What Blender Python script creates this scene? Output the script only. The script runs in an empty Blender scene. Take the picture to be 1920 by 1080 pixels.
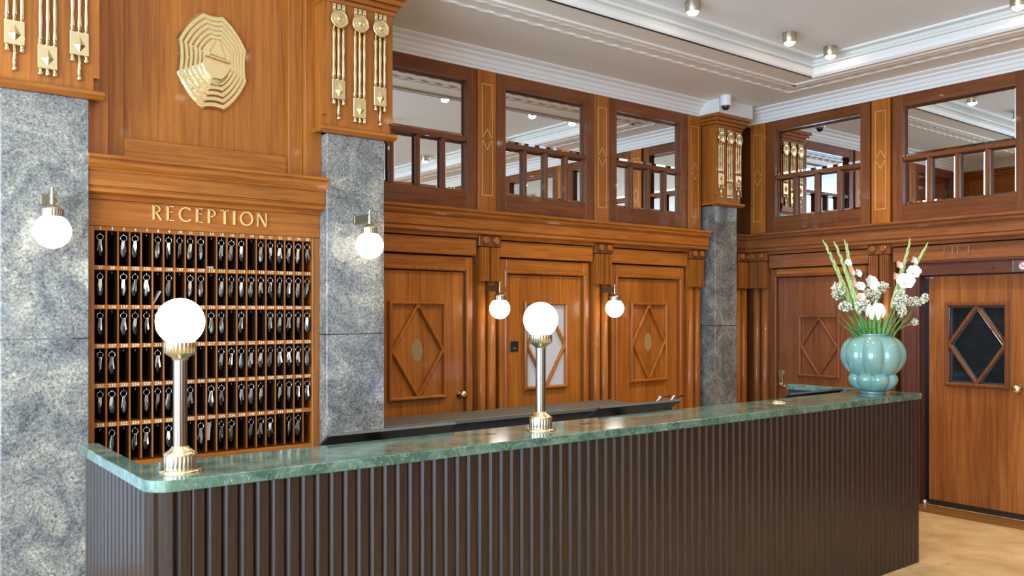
import bpy, bmesh, math, random
from mathutils import Vector, Matrix
random.seed(7)
PI = math.pi
sc = bpy.context.scene
COL = sc.collection
# ------------------------------------------------------------------ camera
TH = math.atan2(1254.19, 1606.75)
cam_d = bpy.data.cameras.new('camera'); cam = bpy.data.objects.new('camera', cam_d); COL.objects.link(cam)
cam_d.sensor_width = 36; cam_d.lens = 1606.75 / 1920 * 36; cam_d.shift_y = 47.1 / 1920
cam.location = (0, 0, 1.65); cam.rotation_euler = (PI / 2, 0, -TH); cam_d.clip_start = .05
sc.camera = cam
# ------------------------------------------------------------------ world, light, exposure
w = bpy.data.worlds.new('sky'); sc.world = w; w.use_nodes = True
w.node_tree.nodes['Background'].inputs[0].default_value = (.62, .78, 1, 1)
w.node_tree.nodes['Background'].inputs[1].default_value = 1.2
def area(name, loc, rot, sx, sy, energy, col):
    d = bpy.data.lights.new(name, 'AREA'); d.shape = 'RECTANGLE'; d.size = sx; d.size_y = sy; d.energy = energy; d.color = col
    o = bpy.data.objects.new(name, d); COL.objects.link(o); o.location = loc; o.rotation_euler = rot; return o
area('daylight_side', (-3.45, 1.0, 1.75), (0, -PI / 2, 0), 2.9, 6.6, 900, (.50, .73, 1))       # daylight from the unseen side wall, whose windows are added
area('added_left_daylight', (-.85, 4.74, 1.65), (-PI / 2, 0, 0), 2.75, 2.7, 6, (.45, .70, 1))        # added light for an unseen window past the first column
area('added_front_fill', (-1.2, -3.85, 1.9), (PI / 2, 0, 0), 4.4, 2.5, 70, (1, .94, .85))  # added warm fill from the unseen entrance side, behind the camera
sc.view_settings.view_transform = 'Standard'; sc.view_settings.look = 'None'
sc.view_settings.exposure = 0; sc.view_settings.gamma = 1; sc.view_settings.use_curve_mapping = False
sc.cycles.use_denoising = True; sc.cycles.sample_clamp_indirect = 6; sc.cycles.max_bounces = 9; sc.cycles.caustics_reflective = False

# ------------------------------------------------------------------ materials
def M(name, col=(.5, .5, .5), rough=.5, metal=0, coat=0, emit=0, ecol=None, spec=.5, trans=0):
    m = bpy.data.materials.new(name); m.use_nodes = True; b = m.node_tree.nodes['Principled BSDF']; I = b.inputs
    I['Base Color'].default_value = (*col, 1); I['Roughness'].default_value = rough; I['Metallic'].default_value = metal
    I['Coat Weight'].default_value = coat; I['Coat Roughness'].default_value = .06; I['Specular IOR Level'].default_value = spec
    I['Transmission Weight'].default_value = trans
    if emit: I['Emission Color'].default_value = (*(ecol or col), 1); I['Emission Strength'].default_value = emit
    return m
def nd(m, t, **k):
    n = m.node_tree.nodes.new(t)
    for a, v in k.items(): setattr(n, a, v)
    return n
def ramp(m, stops):
    n = nd(m, 'ShaderNodeValToRGB'); e = n.color_ramp.elements
    while len(e) < len(stops): e.new(.5)
    for i, (p, c) in enumerate(stops): e[i].position = p; e[i].color = (*c, 1)
    return n
def noise(m, vec, scale, detail=4, rough=.55, dist=0):
    n = nd(m, 'ShaderNodeTexNoise'); n.inputs['Scale'].default_value = scale; n.inputs['Detail'].default_value = detail
    n.inputs['Roughness'].default_value = rough; n.inputs['Distortion'].default_value = dist
    m.node_tree.links.new(vec, n.inputs['Vector']); return n
def pos(m, scale=(1, 1, 1)):
    g = nd(m, 'ShaderNodeNewGeometry'); mp = nd(m, 'ShaderNodeMapping'); mp.inputs['Scale'].default_value = scale
    m.node_tree.links.new(g.outputs['Position'], mp.inputs['Vector']); return mp.outputs[0]
def mix(m, fac, a, b, mode='MIX'):
    n = nd(m, 'ShaderNodeMix', data_type='RGBA', blend_type=mode); L = m.node_tree.links
    for s, i in ((fac, 0), (a, 6), (b, 7)):
        if hasattr(s, 'node'): L.new(s, n.inputs[i])
        else: n.inputs[i].default_value = s if i == 0 else (*s, 1)
    return n.outputs[2]
def setc(m, out, bump=None, bs=.1, bd=.002):
    b = m.node_tree.nodes['Principled BSDF']; m.node_tree.links.new(out, b.inputs['Base Color'])
    if bump:
        n = nd(m, 'ShaderNodeBump'); n.inputs['Strength'].default_value = bs; n.inputs['Distance'].default_value = bd
        m.node_tree.links.new(bump, n.inputs['Height']); m.node_tree.links.new(n.outputs[0], b.inputs['Normal'])
def wood(name, axis, c0, c1, c2, rough=.34, coat=.22, fine=46):
    m = M(name, c1, rough, 0, coat, spec=.25)
    s = {'x': (.9, fine / 3, fine / 3), 'y': (fine / 3, .9, fine / 3), 'z': (fine / 3, fine / 3, .55)}[axis]
    s2 = {'x': (.5, 3, 3), 'y': (3, .5, 3), 'z': (3, 3, .35)}[axis]
    n1 = noise(m, pos(m, s), 3.2, 6, .62, .6); n2 = noise(m, pos(m, s2), 1.3, 3, .5, .4)
    r1 = ramp(m, [(.28, c0), (.5, c1), (.74, c2)]); m.node_tree.links.new(n1.outputs['Fac'], r1.inputs['Fac'])
    r2 = ramp(m, [(.3, (.72, .70, .68)), (.7, (1.12, 1.12, 1.1))]); m.node_tree.links.new(n2.outputs['Fac'], r2.inputs['Fac'])
    setc(m, mix(m, 1.0, r1.outputs[0], r2.outputs[0], 'MULTIPLY'), n1.outputs['Fac'], .06, .001); return m
WC = ((.27, .074, .010), (.40, .125, .017), (.50, .172, .030))
DC = ((.14, .042, .013), (.20, .063, .018), (.27, .092, .027))
W = {a: wood('mahogany_' + a, a, *WC) for a in 'xyz'}
D = {a: wood('dark_mahogany_' + a, a, *DC) for a in 'xyz'}
RC = ((.19, .058, .017), (.275, .092, .028), (.355, .13, .043))
RW = {a: wood('daylit_mahogany_' + a, a, *RC) for a in 'yz'}  # mahogany reddened to stand for blue daylight falling on the right wall
BRONZE = M('dark_bronze_arm', (.22, .18, .11), .38, .8)
def stone():
    m = M('grey_granite', (.4, .42, .43), .10, 0, .0); p = pos(m); L = m.node_tree.links
    n0 = noise(m, p, 4.2, 9, .74, 1.0); r0 = ramp(m, [(.30, (.085, .085, .085)), (.44, (.175, .17, .16)), (.56, (.28, .265, .225)), (.70, (.52, .46, .34))]); L.new(n0.outputs['Fac'], r0.inputs['Fac'])
    n1 = noise(m, p, 78, 4, .8, .6); r1 = ramp(m, [(.35, (.30, .31, .32)), (.5, (.97, .97, .97)), (.65, (1.6, 1.58, 1.5))]); L.new(n1.outputs['Fac'], r1.inputs['Fac'])
    c = mix(m, .95, r0.outputs[0], r1.outputs[0], 'MULTIPLY')
    n2 = noise(m, p, 30, 3, .6, .4); r2 = ramp(m, [(.27, (.8, .8, .8)), (.34, (0, 0, 0))]); L.new(n2.outputs['Fac'], r2.inputs['Fac'])
    c = mix(m, r2.outputs[0], c, (.09, .095, .10))
    n3 = noise(m, p, 1.6, 5, .6, 2.6); r3 = ramp(m, [(.494, (0, 0, 0)), (.5, (.6, .6, .6)), (.506, (0, 0, 0))]); L.new(n3.outputs['Fac'], r3.inputs['Fac'])
    setc(m, mix(m, r3.outputs[0], c, (.06, .065, .07))); return m
STONE = stone()
def green():
    m = M('green_marble', (.1, .2, .16), .13, 0, .3); p = pos(m); L = m.node_tree.links
    n0 = noise(m, p, 5, 7, .68, 1.8); r0 = ramp(m, [(.3, (.028, .068, .05)), (.47, (.066, .135, .10)), (.6, (.125, .205, .155)), (.75, (.24, .32, .245))]); L.new(n0.outputs['Fac'], r0.inputs['Fac'])
    n1 = noise(m, p, 9, 5, .6, 3); r1 = ramp(m, [(.485, (0, 0, 0)), (.5, (.8, .8, .8)), (.515, (0, 0, 0))]); L.new(n1.outputs['Fac'], r1.inputs['Fac'])
    setc(m, mix(m, r1.outputs[0], r0.outputs[0], (.28, .35, .28))); return m
GREEN = green()
def floor_m():
    m = M('beige_marble', (.6, .45, .28), .3, 0, .1); p = pos(m); L = m.node_tree.links
    n0 = noise(m, p, 2.6, 7, .65, 1.2); r0 = ramp(m, [(.3, (.47, .30, .13)), (.5, (.61, .41, .20)), (.68, (.70, .50, .275))]); L.new(n0.outputs['Fac'], r0.inputs['Fac'])
    n1 = noise(m, p, 7, 4, .6, 2); r1 = ramp(m, [(.3, (1, 1, 1)), (.34, (0, 0, 0))]); L.new(n1.outputs['Fac'], r1.inputs['Fac'])
    setc(m, mix(m, r1.outputs[0], r0.outputs[0], (.33, .19, .08))); return m
FLOOR = floor_m()
def slat_m():
    m = M('smoked_oak', (.04, .02, .01), .33, 0, .1, spec=.42); L = m.node_tree.links
    n = noise(m, pos(m, (60, 60, 1.5)), 2.2, 5, .65, .4); r = ramp(m, [(.3, (.010, .0042, .0022)), (.5, (.020, .0088, .0048)), (.75, (.040, .020, .012))]); L.new(n.outputs['Fac'], r.inputs['Fac'])
    setc(m, r.outputs[0], n.outputs['Fac'], .25, .002); return m
SLAT = slat_m()
def brass_m(name, col, rough, bump=0):
    m = M(name, col, rough, 1)
    n = noise(m, pos(m), 60, 3); setc(m, mix(m, n.outputs['Fac'], tuple(c * .85 for c in col), col), n.outputs['Fac'] if bump else None, bump, .004); return m
BRASS = brass_m('polished_brass', (.93, .74, .42), .18)
BRASS2 = brass_m('hammered_brass', (.95, .74, .38), .26, .5)
PALE = brass_m('aged_pale_brass', (.60, .52, .37), .24)
AGED = M('aged_nickel_brass', (.30, .265, .195), .2, 1)
CHROME = M('chrome', (.85, .85, .86), .12, 1)
STEEL = brass_m('worn_key_steel', (.46, .40, .29), .36)
MIRROR = M('mirror_glass', (.86, .88, .88), .012, 1)
PLASTER = M('white_plaster', (.80, .79, .76), .6)
def plaster2():
    m = M('ceiling_paint', (.66, .64, .60), .65); n = noise(m, pos(m), 3, 3)
    setc(m, mix(m, n.outputs['Fac'], (.76, .81, .84), (.80, .85, .88))); return m
CEIL = plaster2()
SOFF = M('soffit_paint', (.80, .77, .68), .6)
BLACK = M('black_plastic', (.010, .011, .012), .35)
FELT = M('black_lining', (.006, .005, .004), .9, spec=.1)
FOB = M('black_enamel', (.04, .037, .032), .2, .3, .5)
WHITE = M('white_plastic', (.85, .86, .87), .4)
PAPER = M('paper', (.78, .77, .74), .7)
CREAM = M('cream_lettering', (.88, .76, .55), .5)
GOLD = M('gold_inlay', (.72, .46, .14), .35, .4)
GLOBE = M('opal_glass_lit', (1, .97, .92), .25, emit=5.5, ecol=(1, .93, .82))
LAMPG = M('downlight_glass_lit', (1, .95, .85), .3, emit=45, ecol=(1, .88, .68))
DGLASS = M('dark_lift_glass', (.010, .014, .018), .02, spec=.8, coat=.5)
EGLASS = M('glass_bevel_edge', (.75, .8, .82), .03, .9)
FROST = M('pale_door_glass', (.60, .61, .60), .06, coat=.6)
MATTE = M('dark_olive_laminate', (.12, .12, .10), .42)
NAVY = M('dark_inner_panel', (.020, .022, .03), .5)
VASE = M('celadon_glass', (.18, .34, .305), .12, 0, .7); VASE.node_tree.nodes['Principled BSDF'].inputs['Subsurface Weight'].default_value = .15
def leafm(name, c0, c1):
    m = M(name, c0, .45); n = noise(m, pos(m, (1, 1, 1)), 55, 3); setc(m, mix(m, n.outputs['Fac'], c0, c1)); return m
LEAF = leafm('leaf_green', (.06, .20, .035), (.16, .34, .07)); BUD = leafm('bud_green', (.22, .40, .09), (.55, .62, .28))
PETW = leafm('petal_white', (.68, .70, .69), (.80, .80, .78)); PETP = leafm('petal_pink', (.85, .42, .34), (.92, .66, .58)); TINY = leafm('tiny_floret_cream', (.62, .63, .48), (.86, .86, .76))
TWIG = leafm('twig_green', (.14, .22, .07), (.26, .28, .12)); RED = M('sign_red', (.65, .03, .03), .5); INK = M('sign_black', (.02, .02, .02), .5)

# ------------------------------------------------------------------ mesh helpers
class MB:
    def __init__(s): s.v = []; s.f = []; s.sm = []
    def add(s, vs, fs, smooth=False):
        o = len(s.v); s.v += [tuple(v) for v in vs]; s.f += [tuple(i + o for i in f) for f in fs]; s.sm += [smooth] * len(fs); return s
    def box(s, x0, x1, y0, y1, z0, z1):
        if x0 > x1: x0, x1 = x1, x0
        if y0 > y1: y0, y1 = y1, y0
        if z0 > z1: z0, z1 = z1, z0
        return s.add([(x, y, z) for z in (z0, z1) for y in (y0, y1) for x in (x0, x1)],
                     [(0, 2, 3, 1), (4, 5, 7, 6), (0, 1, 5, 4), (2, 6, 7, 3), (0, 4, 6, 2), (1, 3, 7, 5)])
    def prism(s, poly, z0, z1, ax='z', smooth=False):     # polygon extruded along an axis
        n = len(poly); t = {'z': lambda a, b, c: (a, b, c), 'x': lambda a, b, c: (c, a, b), 'y': lambda a, b, c: (a, c, b)}[ax]
        return s.add([t(a, b, z0) for a, b in poly] + [t(a, b, z1) for a, b in poly],
                     [tuple(range(n))[::-1], tuple(range(n, 2 * n))] + [(i, (i + 1) % n, n + (i + 1) % n, n + i) for i in range(n)], smooth)
    def lathe(s, prof, n=24, c=(0, 0, 0), ribs=None, smooth=True, cap=True):   # prof (r,z); ribs(i,k)->radius factor
        vs = []; fs = []
        for k, (r, z) in enumerate(prof):
            for i in range(n):
                a = 2 * PI * i / n; q = r * (ribs(i, k) if ribs else 1); vs.append((c[0] + q * math.cos(a), c[1] + q * math.sin(a), c[2] + z))
        for k in range(len(prof) - 1):
            for i in range(n): j = (i + 1) % n; fs.append((k * n + i, k * n + j, (k + 1) * n + j, (k + 1) * n + i))
        s.add(vs, fs, smooth)
        if cap:
            for k in (0, len(prof) - 1):
                if prof[k][0] > 1e-5: s.add([vs[k * n + i] for i in range(n)], [tuple(range(n)) if k else tuple(range(n))[::-1]])
        return s
    def tube(s, pts, r, n=8, smooth=True, flat=1):
        pts = [Vector(p) for p in pts]; rr = r if hasattr(r, '__len__') else [r] * len(pts); vs = []; fs = []
        for i, p in enumerate(pts):
            t = (pts[min(i + 1, len(pts) - 1)] - pts[max(i - 1, 0)]).normalized(); a = Vector((0, 0, 1)) if abs(t.z) < .9 else Vector((1, 0, 0))
            u = t.cross(a).normalized(); v = t.cross(u)
            for k in range(n): q = 2 * PI * k / n; vs.append(p + (u * math.cos(q) + v * math.sin(q) * flat) * rr[i])
        m = len(pts)
        for i in range(m - 1):
            for k in range(n): j = (k + 1) % n; fs.append((i * n + k, i * n + j, (i + 1) * n + j, (i + 1) * n + k))
        fs += [tuple(range(n))[::-1], tuple(range((m - 1) * n, m * n))]
        return s.add(vs, fs, smooth)
    def sphere(s, c, r, nu=24, nv=14, sc3=(1, 1, 1)):
        vs = []; fs = []
        for k in range(1, nv):
            a = PI * k / nv
            for i in range(nu): b = 2 * PI * i / nu; vs.append((c[0] + r * sc3[0] * math.sin(a) * math.cos(b), c[1] + r * sc3[1] * math.sin(a) * math.sin(b), c[2] + r * sc3[2] * math.cos(a)))
        for k in range(nv - 2):
            for i in range(nu): j = (i + 1) % nu; fs.append((k * nu + i, (k + 1) * nu + i, (k + 1) * nu + j, k * nu + j))
        t = len(vs); vs += [(c[0], c[1], c[2] + r * sc3[2]), (c[0], c[1], c[2] - r * sc3[2])]; e = (nv - 2) * nu
        for i in range(nu): j = (i + 1) % nu; fs += [(t, i, j), (t + 1, e + j, e + i)]
        return s.add(vs, fs, True)
    def torus(s, c, R, r, n=18, m=6, ax='y'):
        vs = []; fs = []
        for i in range(n):
            a = 2 * PI * i / n
            for k in range(m):
                b = 2 * PI * k / m; q = R + r * math.cos(b); x, z, y = q * math.cos(a), q * math.sin(a), r * math.sin(b)
                vs.append({'y': (c[0] + x, c[1] + y, c[2] + z), 'z': (c[0] + x, c[1] + z, c[2] + y), 'x': (c[0] + y, c[1] + x, c[2] + z)}[ax])
        for i in range(n):
            for k in range(m): j = (i + 1) % n; l = (k + 1) % m; fs.append((i * m + k, j * m + k, j * m + l, i * m + l))
        return s.add(vs, fs, True)
    def bar(s, p, q, wd, y0, y1):                          # bar between two (x,z) points, width wd, between y0 and y1
        d = Vector((q[0] - p[0], q[1] - p[1])).normalized() * wd / 2; nx, nz = -d.y, d.x
        return s.prism([(p[0] + nx, p[1] + nz), (p[0] - nx, p[1] - nz), (q[0] - nx, q[1] - nz), (q[0] + nx, q[1] + nz)], y0, y1, 'y')
    def ring(s, x0, x1, z0, z1, wd, y0, y1, ch=0):         # rectangular frame as one mitred moulding; y1 is the proud side
        prof = [(0, y0), (0, y1 + ch), (ch, y1), (wd - ch, y1), (wd, y1 + ch), (wd, y0)] if ch else [(0, y0), (0, y1), (wd, y1), (wd, y0)]
        n = len(prof); vs = []; fs = []
        for cx, cz, sx, sz in ((x0, z0, 1, 1), (x1, z0, -1, 1), (x1, z1, -1, -1), (x0, z1, 1, -1)):
            vs += [(cx + sx * a, b, cz + sz * a) for a, b in prof]
        for i in range(4):
            j = (i + 1) % 4
            for k in range(n - 1): fs.append((i * n + k, j * n + k, j * n + k + 1, i * n + k + 1))
        return s.add(vs, fs)
def fixn(me):
    b = bmesh.new(); b.from_mesh(me); bmesh.ops.recalc_face_normals(b, faces=b.faces); b.to_mesh(me); b.free()
def build(mb, name, mat, parent=None, bev=0, loc=None, fix=True):
    me = bpy.data.meshes.new(name); me.from_pydata(mb.v, [], mb.f); me.polygons.foreach_set('use_smooth', mb.sm); me.materials.append(mat)
    if fix or bev:
        b = bmesh.new(); b.from_mesh(me); bmesh.ops.recalc_face_normals(b, faces=b.faces)
        if bev: bmesh.ops.bevel(b, geom=[e for e in b.edges if e.is_manifold and e.calc_face_angle(0) > .5], offset=bev, segments=1, affect='EDGES', clamp_overlap=True)
        b.to_mesh(me); b.free()
    o = bpy.data.objects.new(name, me); COL.objects.link(o)
    if parent: o.parent = parent
    if loc: o.location = loc
    return o
def tag(o, label, cat, group=None, kind=None):
    o['label'] = label; o['category'] = cat
    if group: o['group'] = group
    if kind: o['kind'] = kind
    return o
def empty(name, loc=(0, 0, 0), rz=0, label=None, cat=None, group=None, kind=None):
    o = bpy.data.objects.new(name, None); COL.objects.link(o); o.location = loc; o.rotation_euler = (0, 0, rz); o.empty_display_size = .1
    if label: tag(o, label, cat, group, kind)
    return o
def inst(src, parent, loc=None, rot=None):
    c = src.copy(); COL.objects.link(c); c.parent = parent
    if loc is not None: c.location = loc
    if rot is not None: c.rotation_euler = rot
    return c
def B(x0, x1, y0, y1, z0, z1): return MB().box(x0, x1, y0, y1, z0, z1)
ST = 'structure'
BX, RX = 5.5, 7.36                                          # planes of the back wall (Y) and the right wall (X)
def on_back(name, u, *a): return empty(name, (u, BX, 0), 0, *a)
def on_right(name, u, *a): return empty(name, (RX, BX - u, 0), -PI / 2, *a)

# ================================================================== SHELL
fl = tag(build(B(-3.6, 7.6, -4, 5.7, -.1, 0), 'floor', FLOOR), 'polished beige marble floor with brown veins', 'floor', None, ST)
build(B(7.07, 7.33, -4, 5.5, .0, .004), 'border_strip', wood('brown_marble_strip', 'y', (.17, .075, .02), (.23, .105, .03), (.28, .135, .045), .35, .1), fl)
build(B(7.33, 7.345, -4, 5.5, .0, .006), 'threshold_line', PALE, fl)
tag(build(B(2.5, 7.6, 5.62, 5.75, 0, 3.9), 'wall_back', D['z']), 'back wall behind the panelled doors and mirrors', 'wall', None, ST)
tag(build(B(7.48, 7.6, -4, 5.62, 0, 3.9), 'wall_right', D['z']), 'side wall holding the lift door and two mirrors', 'wall', None, ST)
wf = empty('wall_far_left', (0, 0, 0), 0, 'wood-panelled wall beyond the first granite column', 'wall', None, ST)
for q in ((-3.6, .574, 0, .28), (-3.6, .574, 3.05, 3.9), (-3.6, -2.25, .28, 3.05), (.54, .574, .28, 3.05)): build(B(q[0], q[1], 4.8, 4.95, q[2], q[3]), 'wall_section', W['z'], wf)
def wall_with_windows(name, label, n, axis, p0, p1, fixed0, fixed1, z0, z1, first):
    wl = empty(name, (0, 0, 0), 0, label, 'wall', None, ST); piers = n + 1; pw = .3; ow = ((p1 - p0) - piers * pw) / n
    def bb(a, b, za, zb, nm, par, mat, f0=fixed0, f1=fixed1): return build(B(a, b, f0, f1, za, zb) if axis == 'x' else B(f0, f1, a, b, za, zb), nm, mat, par)
    bb(p0, p1, 0, z0, 'wall_base', wl, W['z']); bb(p0, p1, z1, 3.9, 'wall_header', wl, PLASTER)
    for i in range(piers): bb(p0 + i * (pw + ow), p0 + i * (pw + ow) + pw, z0, z1, 'pier', wl, W['z'])
    for i in range(n):  # windows added to the unseen walls to account for the daylight
        a = p0 + pw + i * (pw + ow); wd = empty('window_%d' % (first + i), (0, 0, 0), 0, 'added tall window with dark wooden glazing bars, number %s along the unseen wall' % ('one two three four five six seven'.split()[i]), 'window', None, ST)
        m = (fixed0 + fixed1) / 2
        for k in range(3): bb(a + k * (ow - .05) / 2, a + k * (ow - .05) / 2 + .05, z0, z1, 'glazing_bar', wd, D['z'], m - .02, m + .02)
        bb(a + .05, a + ow - .05, 2.3, 2.35, 'glazing_bar', wd, D['z'], m - .02, m + .02)
wn = empty('window_31', (0, 0, 0), 0, 'added tall window unseen beyond the first granite column', 'window', None, ST)  # window added to explain the blue light on left-facing sides
for q in ((-2.25, -2.19, .28, 3.05), (.48, .54, .28, 3.05), (-.90, -.84, .28, 3.05), (-2.19, .48, 2.2, 2.25)): build(B(q[0], q[1], 4.80, 4.86, q[2], q[3]), 'glazing_bar', D['z'], wn)
wall_with_windows('wall_left', 'street-side wall with tall windows facing the lift', 4, 'y', -4, 4.8, -3.75, -3.6, .6, 3.2, 11)
wall_with_windows('wall_front', 'entrance wall opposite the reception desk', 5, 'x', -3.6, 7.6, -4.15, -4.0, .6, 3.2, 21)

# ------------------------------------------------------------------ ceiling
ZC, ZT = 3.71, 3.84
CX0, CX1, CY0, CY1 = -2.8, 6.635, -3.2, 4.265
ce = empty('ceiling', (0, 0, 0), 0, 'coffered plaster ceiling with a raised grey centre field', 'ceiling', None, ST)
build(B(CX0 - .05, CX1 + .05, CY0 - .05, CY1 + .05, ZT, ZT + .06), 'centre_field', CEIL, ce)
for nm, a in (('soffit', (-3.6, 7.6, CY1, 5.7)), ('soffit', (-3.6, 7.6, -4.1, CY0)), ('soffit', (CX1, 7.6, CY0, CY1)), ('soffit', (-3.6, CX0, CY0, CY1))):
    build(B(*a, ZC, ZT + .06), nm, SOFF, ce)
def frame_sweep(prof):       # profile (d inwards from coffer edge, z) swept round the coffer
    s = MB(); n = len(prof); vs = []; fs = []
    for cx, cy, sx, sy in ((CX0, CY0, 1, 1), (CX1, CY0, -1, 1), (CX1, CY1, -1, -1), (CX0, CY1, 1, -1)): vs += [(cx + sx * d, cy + sy * d, z) for d, z in prof]
    for i in range(4):
        j = (i + 1) % 4
        for k in range(n): l = (k + 1) % n; fs.append((i * n + k, j * n + k, j * n + l, i * n + l))
    return s.add(vs, fs)
build(frame_sweep([(-.012, ZC - .02), (.008, ZC - .023), (.028, ZC - .006), (.036, ZC + .02), (.03, ZC + .044), (.01, ZC + .048), (-.012, ZC + .048)]), 'coffer_moulding', PLASTER, ce)
build(frame_sweep([(.0, ZC + .066), (.034, ZC + .066), (.046, ZC + .074), (.046, ZC + .082), (.034, ZC + .09), (.0, ZC + .09)]), 'coffer_bead', PLASTER, ce)
build(frame_sweep([(.085, ZT + .002), (.088, ZT - .013), (.098, ZT - .018), (.108, ZT - .013), (.111, ZT + .002)]), 'coffer_bead', PLASTER, ce)
build(frame_sweep([(-.005, ZC + .04), (.006, ZC + .04), (.006, ZT + .003), (-.005, ZT + .003)]), 'coffer_riser', SOFF, ce)
build(B(2.3, CX1 - .03, CY1 - .016, CY1 - .004, ZC - .0235, ZC - .004), 'groove_shade_strip', BLACK, ce)  # black strip standing in for the shade of a groove at the moulding
def wavy(d_back, d_right, wd, h, amp, name, mat):   # scalloped plaster trim: along the back soffit and the right soffit
    for ax in 'xy':
        s = MB(); L0, L1 = (2.3, RX - d_right) if ax == 'x' else (-3, BX - d_back); n = int((L1 - L0) / .0125); vs = []; fs = []
        for i in range(n + 1):
            t = L1 - (L1 - L0) * i / n; o = amp * math.sin((L1 - t) * 2 * PI / .15)
            for k, (a, z) in enumerate(((0, ZC + .003), (.25, ZC - h * .8), (.6, ZC - h), (1, ZC + .003))):
                q = a * wd + (o if k < 3 else o * .2)
                p = (BX - d_back - q) if ax == 'x' else (RX - d_right - q)
                tt = t - (q if i == 0 else 0); vs.append((tt, p, z) if ax == 'x' else (p, tt, z))
        for i in range(n):
            for k in range(3): fs.append((i * 4 + k, (i + 1) * 4 + k, (i + 1) * 4 + k + 1, i * 4 + k + 1))
        s.add(vs, fs, True); build(s, name, mat, ce)
TRIM = M('trim_plaster', (.85, .82, .76), .6)
wavy(.765, .385, .045, .012, .013, 'wavy_trim', TRIM)
wavy(.90, .52, .045, .012, .013, 'wavy_trim', TRIM)
for a in ((2.3, RX - .57, BX - 1.00, BX - .95), (RX - .62, RX - .57, -3, BX - .95)): build(B(*a, ZC - .012, ZC + .01), 'flat_trim', TRIM, ce, .005)
COR = [(-.1, 3.572), (.022, 3.572), (.022, 3.592), (.036, 3.597), (.036, 3.625), (.05, 3.63), (.058, 3.655), (.082, 3.668), (.086, 3.684), (.11, 3.69), (.128, 3.70), (.13, 3.712), (-.1, 3.712)]
t = tag(build(MB().prism([(BX - v, z) for v, z in COR], 2.3, 7.36, 'x'), 'trim_1', PLASTER), 'white stepped plaster cornice above the door wall mirrors', 'cornice', None, ST)
t = tag(build(MB().prism([(RX - v, z) for v, z in COR], -4, 5.5, 'y').__class__().add(*(lambda m: ([(x, y, z) for x, y, z in m.v], m.f))(MB().prism([(RX - v, z) for v, z in COR], 0, 1, 'z'))), 'trim_2', PLASTER), 'white stepped plaster cornice above the lift wall mirrors', 'cornice', None, ST)
me = t.data
for v in me.vertices: x, z, f = v.co; v.co = (x, -4 + 9.5 * f, z)
fixn(me)

# ================================================================== PANELLED WALLS
def bevel_pane(poly, y, wd=.012, dep=.004):          # mirror pane with a bevelled rim, facing -y
    cx = sum(p[0] for p in poly) / len(poly); cz = sum(p[1] for p in poly) / len(poly); n = len(poly); inn = []
    for i in range(n):
        a, b, c = Vector(poly[i - 1]), Vector(poly[i]), Vector(poly[(i + 1) % n])
        d1 = (b - a).normalized(); d2 = (c - b).normalized(); n1 = Vector((-d1.y, d1.x)); n2 = Vector((-d2.y, d2.x))
        if n1.dot(Vector((cx, cz)) - b) < 0: n1.negate()
        if n2.dot(Vector((cx, cz)) - b) < 0: n2.negate()
        k = (n1 + n2); k = k / max(.3, (1 + n1.dot(n2))); inn.append(b + k * wd)
    vs = [(p[0], y + dep, p[1]) for p in poly] + [(p.x, y, p.y) for p in inn]
    return vs, [tuple(range(n, 2 * n))], [(i, (i + 1) % n, n + (i + 1) % n, n + i) for i in range(n)]
def pane(poly, y, parent, mat=MIRROR, name='pane', wd=.012, dep=.0016, edge=None):
    vs, f1, f2 = bevel_pane(poly, y, wd, dep); o = build(MB().add(vs, f1 + f2), name, mat, parent, fix=False)
    if edge:
        o.data.materials.append(edge)
        for i, p in enumerate(o.data.polygons): p.material_index = 0 if i == 0 else 1
    # make all faces look towards -y
    b = bmesh.new(); b.from_mesh(o.data)
    for f in b.faces:
        if f.normal.y > 0: f.normal_flip()
    b.to_mesh(o.data); b.free(); return o
def rect(x0, x1, z0, z1): return [(x0, z0), (x1, z0), (x1, z1), (x0, z1)]
def mirror_window(mk, n, u0, u1, label, g):
    """opening u0..u1; stiles reach 0.105 m to each side"""
    e = mk('window_%d' % n, u0, label, 'mirror window', None, ST); wd = u1 - u0; z0, z1, zt = 2.605, 3.47, 3.03
    wv, wh = D['z'], D['x' if mk is on_back else 'y']
    build(B(-.095, 0, -.012, .06, 2.448, 3.572), 'stile', wv, e, .003); build(B(wd, wd + .095, -.012, .06, 2.448, 3.572), 'stile', wv, e, .003)
    build(B(0, wd, -.012, .06, z1, 3.572), 'rail', wh, e, .003); build(B(0, wd, -.012, .06, 2.448, z0), 'rail', wh, e, .003)
    build(B(0, wd, -.004, .05, zt - .037, zt), 'transom_bar', wh, e, .004)
    g4 = .034; pw = (wd - 3 * g4) / 4
    for i in range(3): x = (i + 1) * pw + i * g4; build(B(x, x + g4, -.002, .05, z0, zt - .037), 'muntin', wv, e, .004)
    pane(rect(.002, wd - .002, zt + .001, z1 - .001), .03, e, wd=.024, dep=.004)
    for i in range(4): x = i * (pw + g4); pane(rect(x + .001, x + pw - .001, z0 + .001, zt - .038), .03, e, wd=.022, dep=.0045)
mirror_window(on_back, 1, 2.965, 3.838, 'mirrored transom window directly beside the granite column with the sconce', 0)
mirror_window(on_back, 2, 4.222, 5.1, 'mirrored transom window above the door with the pale glass', 0)
mirror_window(on_back, 3, 5.48, 6.345, 'mirrored transom window nearest the room corner on the door wall', 0)
mirror_window(on_right, 4, .359, 1.272, 'mirrored transom window reflecting brass pendants beside the corner column', 0)
mirror_window(on_right, 5, 1.673, 2.595, 'mirrored transom window above the lift sign', 0)
mirror_window(on_right, 6, 2.99, 3.91, 'mirrored transom window next along beyond the lift', 0)
mirror_window(on_right, 7, 4.31, 5.23, 'mirrored transom window furthest along the lift wall', 0)
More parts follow.
